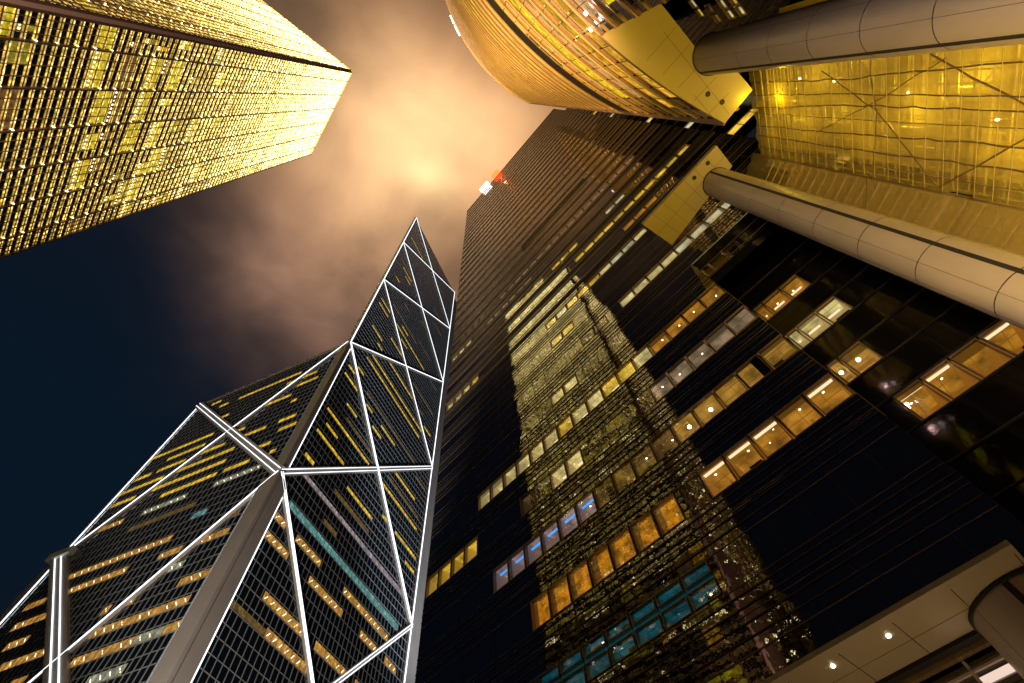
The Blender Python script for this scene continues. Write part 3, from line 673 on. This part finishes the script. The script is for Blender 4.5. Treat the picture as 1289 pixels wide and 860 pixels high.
# ================================================================== CURVED TOWER
HS = 44.0; CC = Vector((0.974*HS, -1.158*HS, 0)); CR = 1.3*HS; HC = 220.0; FC = 5.03
ct = thing('curved_tower', 'curved tower with copper floor bands and yellow windows above a golden overhanging soffit', 'skyscraper', (CC.x, CC.y, GROUND))
def cp_(ang, h, d=0.0): return Vector((CC.x+(CR+d)*math.cos(R_(ang)), CC.y+(CR+d)*math.sin(R_(ang)), h))
AE, AM, AL = 113.0, 125.5, 200.0
def arc_pts(a0, a1, d, st=1.5):
    n = max(2, int(abs(a1-a0)/st)); return [cp_(a0+(a1-a0)*i/n, 0, d) for i in range(n+1)]
b = MB()
back = [Vector((CC.x+20, CC.y-20, 0)), Vector((CC.x+30, CC.y+30, 0))]
up = arc_pts(AE+.15, AL, -.9); e1 = cp_(AE+.15, 0, -.9)
cor1 = e1-UD*3.0
b.prism([(p.x, p.y) for p in up]+[tuple(v[:2]) for v in (ND*4.4+UD*-60, ND*4.4+UD*-14.05, ND*16.3+UD*-14.05)], HS+.3, HC-.5)
lowp = arc_pts(AM+.1, AL, -.9)
b.prism([(p.x, p.y) for p in lowp]+[tuple(v[:2]) for v in (ND*4.2+UD*-60, ND*4.2+UD*-14.05)], GROUND, HS+.3)
b.build('tower_core', M_core, ct)
# glass ring
gl = MB()
def ring(mb, a0, a1, h0, h1, d0, d1, mi=0, st=1.5):
    n = max(1, int(math.ceil((a1-a0)/st)))
    for i in range(n):
        x0 = a0+(a1-a0)*i/n; x1 = a0+(a1-a0)*(i+1)/n
        mb.hexa([cp_(x0, h0, d0), cp_(x1, h0, d0), cp_(x1, h0, d1), cp_(x0, h0, d1), cp_(x0, h1, d0), cp_(x1, h1, d0), cp_(x1, h1, d1), cp_(x0, h1, d1)], mi)
def glass_ring(mb, a0, a1, h0, h1):
    n = int((a1-a0)/1.9)
    for i in range(n):
        x0 = a0+(a1-a0)*i/n; x1 = a0+(a1-a0)*(i+1)/n; q = [random.uniform(-.01, .01) for _ in range(4)]
        mb.quad(cp_(x0, h1, -.12+q[3]), cp_(x1, h1, -.12+q[2]), cp_(x1, h0, -.12+q[1]), cp_(x0, h0, -.12+q[0]))
nfl = int((HC-HS)/FC)
for k in range(-9, nfl): glass_ring(gl, AE if k >= 0 else AM, AL, max(GROUND, HS+k*FC), HS+(k+1)*FC)
gl.build('curtain_wall', M_glass_g, ct)
M_gold_lip = mat('gold_lip', (0.62, 0.45, 0.22), 0.3, 0.6)
for k in range(-6, nfl+1):
    h = HS+k*FC; a0 = AE if k >= 0 else AM
    if k == 6:
        mb = MB(); ring(mb, a0, AL, h, h+FC, -.3, -.06); mb.build('plant_floor', M_seam, ct); continue
    mb = MB(); d = .0
    ring(mb, a0, AL, h-.02, h+.55, -.5, d, 0); ring(mb, a0, AL, h+.55, h+.67, -.5, .10 if k < 6 else .05, 1); ring(mb, a0, AL, h+.67, h+1.5, -.5, -.02, 0)
    mb.build('floor_band', [M_band, M_gold_lip], ct)
    mb = MB(); ring(mb, a0, AL, h+3.45, h+3.6, -.3, -.02, 1); mb.build('sill_band', [M_band, M_gold_lip], ct)
mb = MB(); ring(mb, AE, AL, HC-1.2, HC+2.4, -1.5, .5); mb.build('crown', M_gold_lip, ct)
mb = MB(); ring(mb, AE-.2, AE, HS-.1, HC, -2.5, .35); mb.build('edge_fin', M_band, ct)
mb = MB()
for k in range(-6, 7):
    h = HS+k*FC
    for j in range(32):
        a = AE+1.9*j
        if k < 0 and a < AM: continue
        ring(mb, a-.03, a+.03, h+1.5, h+5.0, -.3, -.04)
mb.build('mullions', M_mull, ct)
cw = []
M_cw = {'y': strip_mat('arc_yellow', (0.98, 0.72, 0.02), 1.0), 'o': strip_mat('arc_orange', (0.95, 0.48, 0.04), 0.8), 'p': strip_mat('arc_peach', (0.85, 0.52, 0.22), 0.7), 'd': strip_mat('arc_dim', (0.5, 0.30, 0.05), 0.5)}
def cwin(k, a0, a1, t, lo=1.5, hi=3.4):
    lo = max(lo, 1.5)
    a = a0
    while a < a1-.1:
        q = MB(); h = HS+k*FC; ring(q, a+.06, min(a+1.84, a1), h+lo, h+hi, -.30, -.07 if k < 7 else .012); cw.append((q, M_cw[t])); a += 1.9
cwin(3, 117, 140, 'y', 1.35, 4.6); cwin(2, 117, 137, 'p', 1.35, 3.0); cwin(1, 115, 136, 'o', 1.4, 3.4); cwin(0, 117, 131, 'o'); cwin(0, 131, 137, 'y', 1.35, 4.6); cwin(4, 119, 134, 'p', 1.4, 2.6); cwin(-1, 127, 134, 'p'); cwin(-2, 127, 135, 'y'); cwin(-3, 128, 133, 'o'); cwin(5, 124, 130, 'd'); cwin(1, 137, 141, 'p'); cwin(4, 136, 141, 'd')
for _ in range(75):
    k = random.randint(7, 30); a = random.uniform(115, 152); cwin(k, a, a+random.choice((1.9, 3.8, 5.7, 7.6)), random.choice('yyod'), 1.4, 2.1)
capped('lit_window', cw, ct)
M_park = lamp_mat('roof_lamp_pink', (1.0, 0.82, 0.85), 9.0)
for a0, a1 in ((155.6, 156.6), (153.9, 155.2), (149.5, 153.2)):
    q = MB(); ring(q, a0, a1, HC+1.0, HC+2.2, .5, .9, st=.5); q.build('roof_lamp', M_park, ct)
for a, h in ((127.6, HS-2.0), (129.2, HS-4.6), (126.4, HS+.6)):
    q = MB(); ring(q, a-.14, a+.14, h, h+.28, .05, .22, st=.4); q.build('facade_spotlamp', M_park, ct)
    l = light('spotlamp_glow', 'POINT', tuple(cp_(a, h+.3, 1.0)), 90, (1.0, 0.6, 0.55), None, .2); l.parent = ct; l.location = Vector(l.location)-ct.location
# soffit under the overhang
def at(px, py, h):
    c = Vector(((px-CXP), (py-CYP), F_PX)); r = Vector((c.dot(AX[0]), c.dot(AX[1]), c.dot(AX[2]))); return Vector((r.x/r.z*h, r.y/r.z*h, h))
c_in = ND*(.0984*HS)+UD*(-.319*HS)
pol = [cp_(AM-(AM-AE)*i/10, 0, .2) for i in range(11)]
tip = at(945, 113, HS); nt = at(927, 92, HS); c2 = ND*15.0+UD*(-14.05)
pol = pol+[at(911, 154, HS), tip, nt, at(873, 60, HS), c_in]
sf = MB(); sf.prism([(p.x, p.y) for p in pol], HS-.35, HS); sf.build('soffit', M_soffit, ct)
# soffit seams and downlight wells
sm = MB(); SF = Frame((0, 0), UD, -ND)
def seam(p, q, h, w=.014):
    p = Vector(p); q = Vector(q); d = (q-p).normalized(); n = Vector((-d.y, d.x, 0))*w; z = Vector((0, 0, 1))
    a = [p-n, q-n, q+n, p+n]; sm.hexa([Vector((v.x, v.y, h-.012)) for v in a]+[Vector((v.x, v.y, h)) for v in a])
for u in (-13.0, -11.9):
    seam(ND*(7.5 if u < -12.5 else 12.8)+UD*u, ND*16.1+UD*u, HS-.352)
for n_ in (8.0, 9.7, 11.4, 13.1, 14.8): seam(ND*n_+UD*(-13.95), ND*n_+UD*(-10.8-.0*(n_)-(n_-8)*.16), HS-.352)
sm.build('panel_seams', M_joint, ct)
for px, py in ((891, 118.5), (909, 128.5)):
    c = at(px, py, HS-.36); q = MB(); q.prism([(c.x+.22*math.cos(t*.524), c.y+.22*math.sin(t*.524)) for t in range(12)], HS-.37, HS-.34); q.build('downlight_well', M_seam, ct)
# ================================================================== LINK CANOPY between the column and the dark tower
HS2 = 45.0
P_ = [at(808.8, 282.6, HS2), at(902, 183.3, HS2), at(922, 209, HS2), at(846, 308.7, HS2)]
lk = thing('link_canopy', 'long square-ended golden slab held by the lower of the two long round columns', 'canopy', (P_[0].x, P_[0].y, HS2))
q = MB(); q.prism([(p.x, p.y) for p in P_], HS2, HS2+.5); q.build('slab', M_soffit, lk)
sm = MB()
for i in range(1, 7):
    f = i/7; seam(P_[0].lerp(P_[1], f), P_[3].lerp(P_[2], f), HS2-.002)
for f in (.5,): seam(P_[0].lerp(P_[3], f), P_[1].lerp(P_[2], f), HS2-.002)
sm.build('panel_seams', M_joint, lk)
for px, py in ((891, 205.5), (874, 224)):
    c = at(px, py, HS2-.01); q = MB(); q.prism([(c.x+.2*math.cos(t*.524), c.y+.2*math.sin(t*.524)) for t in range(12)], HS2-.02, HS2+.0); q.build('downlight_well', M_seam, lk)
# ================================================================== ROUND COLUMNS
def column_thing(az, dist, r, top, label, groove_az, pitch=3.93, first=36.5, name='round_column', cap=False):
    c = Vector((math.cos(R_(az))*dist, math.sin(R_(az))*dist, 0))
    t = thing(name, label, 'column', (c.x, c.y, GROUND), 'round columns')
    sg = 64; ga = R_(groove_az); q = MB()
    hs = [GROUND]; h = first
    while h > GROUND+.5: hs.append(h); h -= pitch
    hs = sorted(set(hs))+[top]
    for h0, h1 in zip(hs[:-1], hs[1:]):
        for (r_, z0, z1) in ((r, h0, h1-.045), (r-.04, h1-.045, h1)):
            i = len(q.v)
            for z in (z0, z1):
                for k in range(sg): q.v.append((c.x+r_*math.cos(2*math.pi*k/sg), c.y+r_*math.sin(2*math.pi*k/sg), z))
            for k in range(sg): q.f.append((i+k, i+(k+1) % sg, i+sg+(k+1) % sg, i+sg+k)); q.m.append(0 if r_ == r else 1)
    q.build('shaft', [M_clad, M_seam], t, smooth=False)
    gq = MB(); d = Vector((math.cos(ga), math.sin(ga), 0)); p = Vector((-d.y, d.x, 0))
    for s in (-.10, .04):
        a = c+d*(r-.05)+p*s; e = c+d*(r+.012)+p*s; w = p*.06
        gq.prism([tuple(v[:2]) for v in (a, e, e+w, a+w)], GROUND, top-.05)
    a = c+d*(r-.05)+p*(-.04); e = c+d*(r+.003)+p*(-.04); w = p*.08
    gq.prism([tuple(v[:2]) for v in (a, e, e+w, a+w)], GROUND, top-.05)
    gq.build('vertical_groove', [M_seam], t)
    jq = MB()
    for m_ in range(1, 8):
        d = Vector((math.cos(ga+m_*math.pi/4), math.sin(ga+m_*math.pi/4), 0)); p = Vector((-d.y, d.x, 0))
        a = c+d*(r-.05)-p*.007; e = c+d*(r+.002)-p*.007; w = p*.014
        jq.prism([tuple(v[:2]) for v in (a, e, e+w, a+w)], GROUND, top-.13)
    jq.build('panel_joints', [M_seam], t)
    rg = MB(); rg.prism([(c.x+(r+.06)*math.cos(k*math.pi/24), c.y+(r+.06)*math.sin(k*math.pi/24)) for k in range(48)], top-.12, top-.02); rg.build('top_collar', M_seam if not cap else M_clad, t)
    return t
column_thing(-9.57, 18.6, 1.45, HS-.35, 'round beige column, uppermost of the two long ones, rising to the curved tower soffit', 118)
column_thing(17.85, 22.4, 1.27, HS2, 'long round beige column below the yellow netting, rising to the link canopy', 228)
# ================================================================== LOW ENTRANCE CANOPY (lower right)
HE = 9.0
ec = thing('entrance_canopy', 'beige panelled entrance canopy with small round downlights at the foot of the dark tower', 'canopy', tuple(ND*20+UD*5+Vector((0, 0, GROUND))))
EF = Frame((0, 0), UD, ND)
q = MB()
EF.box(q, -1.5, 40, HE, HE+.16, 18.53, 19.0); EF.box(q, -1.5, 40, HE+.02, HE+.15, 19.04, 21.65); q.build('soffit', M_soffit, ec)
q = MB(); EF.box(q, -1.45, 40, HE+.05, HE+.14, 18.99, 19.05)
u = -1.4
while u < 30:
    EF.box(q, u, u+.02, HE-.003, HE+.02, 19.06, 21.6); u += 1.95
EF.box(q, -1.4, 40, HE+.015, HE+.03, 20.4, 20.42); q.build('panel_seams', M_seam, ec)
q = MB(); EF.box(q, -1.2, 40, HE-.1, HE+1.2, 21.66, 22.06); q.build('shadow_gap', M_core, ec)
M_brass = mat('brass_fascia', (0.55, 0.38, 0.18), 0.28, 0.7, var=.2, vscale=.6)
q = MB()
u = -1.0
while u < 34: EF.box(q, u, u+.60, HE-.25, HE+.05, 22.07, 22.32); u += .615
q.build('brass_fascia', M_brass, ec)
q = MB()
EF.box(q, -1.2, 34, GROUND, HE-.25, 22.50, 22.53); q.build('lobby_glass', M_glass, ec)
q = MB()
for u in (-1.2, 1.95, 5.1, 8.2, 11.4, 14.6, 18, 21, 24): EF.box(q, u-.05, u+.05, GROUND, HE-.25, 22.38, 22.52)
EF.box(q, -1.2, 34, HE-.62, HE-.55, 22.36, 22.52); EF.box(q, -1.2, 34, 6.2, 6.35, 22.3, 22.52); q.build('lobby_frame', M_clad, ec)
q = MB(); EF.box(q, .9, 2.0, HE-.98, HE-.78, 22.40, 22.49); EF.box(q, -.6, .7, HE-.98, HE-.78, 22.40, 22.49); q.build('lobby_soffit_glow', lamp_mat('lobby_pink', (1, .75, .6), .9), ec)  # glowing strips standing in for the lit soffit inside the lobby
M_dl = lamp_mat('downlight_white', (1.0, 0.86, 0.6), 14.0)
for px, py in ((1119, 801), (1049, 839)):
    c = at(px, py, HE); q = MB(); q.prism([(c.x+.065*math.cos(t*.524), c.y+.065*math.sin(t*.524)) for t in range(12)], HE-.02, HE+.0)
    o = q.build('downlight', M_dl, ec)
for u in (9.0, 12.0, 15.0):
    c = ND*19.6+UD*u; q = MB(); q.prism([(c.x+.065*math.cos(t*.524), c.y+.065*math.sin(t*.524)) for t in range(12)], HE-.02, HE+.0); q.build('downlight', M_dl, ec)
l = light('canopy_glow', 'AREA', tuple(ND*19.5+UD*3+Vector((0, 0, 1.0))), 170, (1.0, 0.66, 0.34), tuple(ND*20.2+UD*3+Vector((0, 0, 9))), 3.0)
column_thing(math.degrees(math.atan2(13.843, 16.435)), 21.49, 1.68, HE, 'short thick round column under the low entrance canopy in the lower right corner', 218, first=5.0)
# ================================================================== FAR RIGHT DARK TOWER (behind the upper column)
XF = Frame(UD*(-22), ND, UD)
xt = thing('far_dark_tower', 'black building behind the upper round column, with a few yellow lit windows', 'building', tuple(UD*(-22)+ND*12+Vector((0, 0, GROUND))))
q = MB(); XF.box(q, 7.0, 26, GROUND, 84, -20, -1.6); q.build('core', M_core, xt)
cells = {(57.3, 8): 0}
xi = []
XL = lambda j: 10.35+1.21*j
XLIT = {(61.9, 0): 'cream', (61.9, 1): 'yellow', (59.3, 2): 'amber', (59.3, 1): 'dark', (56.4, 0): 'cream', (56.4, 1): 'cream', (56.4, 2): 'cream', (54.2, 1): 'yellow', (54.2, 2): 'cream', (54.2, 0): 'yellow', (56.4, -1): 'cream', (54.2, -1): 'yellow'}
pm = MB(); rows = [84-2.55*i for i in range(34)]
for (h, j), kit in XLIT.items(): xi.append(window(XF, XL(j), XL(j+1), h-1.35, h, kit, ('beam',), 1.3))
capped('lit_window', xi, xt)
hs = sorted({61.9, 59.3, 56.4, 54.2, 84.0, 66, 70, 74, 78, 50, 46, 42, 38, 34, 30, 26, 22, 18, 14, 10, 6, 2, GROUND})
for j in range(-2, 13):
    for i, h in enumerate(hs):
        if i == 0: continue
        if (h, j) in XLIT: panel(XF, XL(j), XL(j+1), hs[i-1], h-1.35)
        else: panel(XF, XL(j), XL(j+1), hs[i-1], h)
pm.build('curtain_wall', M_glass_w, xt)
# ================================================================== SCAFFOLD AND NETTING
nA = Vector((22.2, -4.1, 0)); nK = Vector((25.4, 4.58, 0)); nB = Vector((24.55, 7.95, 0)); HN = 46.0
dN = (nK-nA).normalized(); LN = (nK-nA).length
NF = Frame(nA, dN, Vector((-dN.y, dN.x, 0))); dM = (nB-nK).normalized(); LM = (nB-nK).length
MF = Frame(nK, dM, Vector((-dM.y, dM.x, 0)))
M_net = bpy.data.materials.new('debris_net'); M_net.use_nodes = True
T = NT(M_net.node_tree)
obj_ = T.n('ShaderNodeTexCoord').outputs['Object']
nz = T.n('ShaderNodeTexNoise', i_Vector=obj_, i_Scale=0.5, i_Detail=5.0, i_Roughness=0.65)
dens = T.ramp(nz.outputs[0], [(0.3, (0.38,)*3), (0.7, (0.62,)*3)])
tr = T.n('ShaderNodeBsdfTransparent', i_Color=(1, .97, .85, 1)); df = T.n('ShaderNodeBsdfDiffuse', i_Color=(0.55, 0.46, 0.22, 1)); tl = T.n('ShaderNodeBsdfTranslucent', i_Color=(0.80, 0.62, 0.18, 1))
m1 = T.n('ShaderNodeMixShader', i_0=0.62); T.t.links.new(df.outputs[0], m1.inputs[1]); T.t.links.new(tl.outputs[0], m1.inputs[2])
m2 = T.n('ShaderNodeMixShader', i_0=dens); T.t.links.new(tr.outputs[0], m2.inputs[1]); T.t.links.new(m1.outputs[0], m2.inputs[2])
T.t.links.new(m2.outputs[0], T.n('ShaderNodeOutputMaterial').inputs[0])
M_pole = mat('scaffold_pole', (0.62, 0.55, 0.40), 0.4, 0.4); M_batten = mat('net_batten', (0.45, 0.36, 0.16), 0.6); M_rope = mat('net_tie_rope', (0.16, 0.11, 0.05), 0.8)
nt_ = thing('construction_netting', 'translucent yellow-lit debris netting with dark tie ropes hanging between the two long columns', 'netting', (nA.x, nA.y, GROUND))
def netsheet(F, L, h0, h1, nx, ny, seed, amp=.12):
    q = MB(); base = len(q.v)
    for i in range(nx+1):
        for k in range(ny+1):
            a = L*i/nx; h = h0+(h1-h0)*k/ny
            d = amp*(noise.noise(Vector((a*.35+seed, h*.22, seed)))+.6*noise.noise(Vector((a*1.1, h*.5, seed+3)))+.35*abs(noise.noise(Vector((a*1.6, h*.9, seed+7)))))
            edge = 0
            if k == ny: h += .5*noise.noise(Vector((a*1.5, 0, seed)))
            if h < 26.0 and h > 24.5: d -= .18
            q.v.append(tuple(F.p(a, h, d+.08)))
    for i in range(nx):
        for k in range(ny):
            a = i*(ny+1)+k; q.f.append((a, a+ny+1, a+ny+2, a+1)); q.m.append(0)
    return q
netsheet(NF, LN, GROUND, HN, 60, 230, 1.3).build('net_sheet', M_net, nt_, True)
netsheet(MF, LM, GROUND, HN+1.0, 24, 230, 5.1, .10).build('net_sheet', M_net, nt_, True)
def rope(F, pts, r=.035, d=.22):
    q = MB()
    fine = []
    for p, s in zip(pts[:-1], pts[1:]):
        n = max(2, int(math.hypot(s[0]-p[0], s[1]-p[1])/.8))
        for i in range(n): fine.append((p[0]+(s[0]-p[0])*i/n, p[1]+(s[1]-p[1])*i/n))
    fine.append(pts[-1])
    fine = [(a+.10*noise.noise(Vector((a*2+F.o.x, h*.8, 2.2+a))), h) for a, h in fine]
    for p, s in zip(fine[:-1], fine[1:]): q.tube(F.p(*p, d+.05*noise.noise(Vector((p[1], p[0], 0)))), F.p(*s, d+.05*noise.noise(Vector((s[1], s[0], 0)))), r, 5)
    return q.build('tie_rope', M_rope, nt_)
for a in (.9, 2.1, 3.0, 4.1, 4.9, 5.6, 6.5, 7.3, 8.3): rope(NF, [(a, GROUND), (a+random.uniform(-.2, .2), 24), (a+random.uniform(-.35, .35), 34), (a+random.uniform(-.2, .2), HN-.4)], random.choice((.022, .035, .04)))
for h in (31.2, 20.5): rope(NF, [(.5, h), (3, h+.3), (5, h-.2), (LN, h+.3)], .04)
rope(NF, [(2.6, 36.0), (4.9, 31.2), (LN-.4, 26.6)], .035); rope(NF, [(2.4, 26.3), (4.6, 31.3), (6.6, 37)], .03)
rope(NF, [(2.2, 27.2), (5.2, 20.8), (LN-.3, 26.4)], .045); rope(NF, [(5.2, 20.8), (2.5, 16.5)], .045)
for h in (31.0, 20.0): rope(MF, [(.1, h+1), (LM, h-1.5)], .03)
st = thing('scaffolding', 'tube scaffolding with ledgers and diagonal braces behind the yellow netting', 'scaffold', (nA.x+1, nA.y, GROUND))
def poles(F, L, deps, name, step, r, hstep):
    items = []
    n = int(L/step)
    for d in deps:
        for i in range(n+1): q = MB(); q.tube(F.p(i*step, GROUND, d), F.p(i*step, HN-.3, d), r, 6); items.append((q, M_pole))
    capped('standard_pole', items, st)
    items = []
    h = 1.0
    while h < HN-.5:
        for d in deps: q = MB(); q.tube(F.p(0, h, d), F.p(L, h, d), r*.9, 5); items.append((q, M_pole))
        h += hstep
    capped('ledger_pole', items, st)
    items = []
    h = 1.0; s = 1
    while h < HN-4:
        for i in range(n):
            if random.random() < .55:
                q = MB(); a0, a1 = (i*step, (i+1)*step) if random.random() < .5 else ((i+1)*step, i*step)
                q.tube(F.p(a0, h, deps[0]-.05), F.p(a1, h+hstep*random.choice((1, 1, 2)), deps[0]-.05), r*.7, 5); items.append((q, M_pole))
        h += hstep
    capped('diagonal_brace', items, st, 60)
poles(NF, LN, (-1.15, -2.2), 'a', 1.15, .04, 1.05)
items = []
h = .6
while h < HN-.5:
    q = MB(); q.tube(NF.p(.1, h, -.2), NF.p(LN-.1, h+random.uniform(-.1, .1), -.2), .035, 5); items.append((q, M_pole)); h += .98
for i in range(11): q = MB(); q.tube(NF.p(i*.9+.15, GROUND, -.2), NF.p(i*.9+.15, HN-.4, -.2), .03, 5); items.append((q, M_pole))
capped('net_rail', items, st)
for i in range(46):
    q = MB(); h = .8+i*.98
    if h < HN-.6: q.tube(NF.p(.1, h, .27), NF.p(LN-.1, h+random.uniform(-.15, .15), .24), .016, 5); q.build('net_batten', M_batten, nt_)
mf = MB(); h = 1.0
while h < HN-1: mf.tube(MF.p(0.2, h, -.4), MF.p(LM-.1, h, -.4), .035, 5); h += 1.05
for a in (.3, 1.2, 2.1, 3.0): mf.tube(MF.p(a, GROUND, -.4), MF.p(a, HN, -.4), .035, 5)
mf.build('return_frame', M_pole, st)
bl = thing('building_under_works', 'plain pale wall of the building under repair behind the scaffolding', 'building', tuple(nA+Vector((6, 0, GROUND))))
q = MB(); NF.box(q, -1.5, LN+.5, GROUND, HN+.3, -9, -3.0); MF.box(q, .1, LM+.6, GROUND, HN+.3, -1.6, -1.15); q.build('wall', mat('pale_render', (0.5, 0.42, 0.24), 0.8, var=.2, vscale=.4), bl)  # second box is a return wall added to block a lamp reflection
M_work = lamp_mat('work_lamp', (1, .85, .3), 30.0)
for a, h in ((5.7, 24.5), (3.3, 40.5), (3.6, 36.5), (7.0, 19.6), (6.6, 18.8), (4.4, 30)):
    c = NF.p(a, h, -.9); q = MB()
    for s in range(1): q.tube(c, c+Vector((0, 0, .12)), .05, 8)
    q.build('work_lamp', M_work, st)
for a, h, e in ((6.3, 23.0, 500), (3.2, 20, 400), (4.4, 28, 420), (2.2, 24, 250), (2.5, 36, 260), (6.5, 39, 220), (6.4, 32, 300), (4.5, 14, 600), (7.6, 17, 400), (5, 6, 300), (3.6, 42, 200), (6.8, 43.5, 200)):
    l = light('scaffold_lamp', 'POINT', tuple(NF.p(a, h, -1.9)), e*.5, (1.0, 0.70, 0.04), None, .5); l.parent = st; l.location = Vector(l.location)-st.location
print('objects', len(bpy.data.objects))
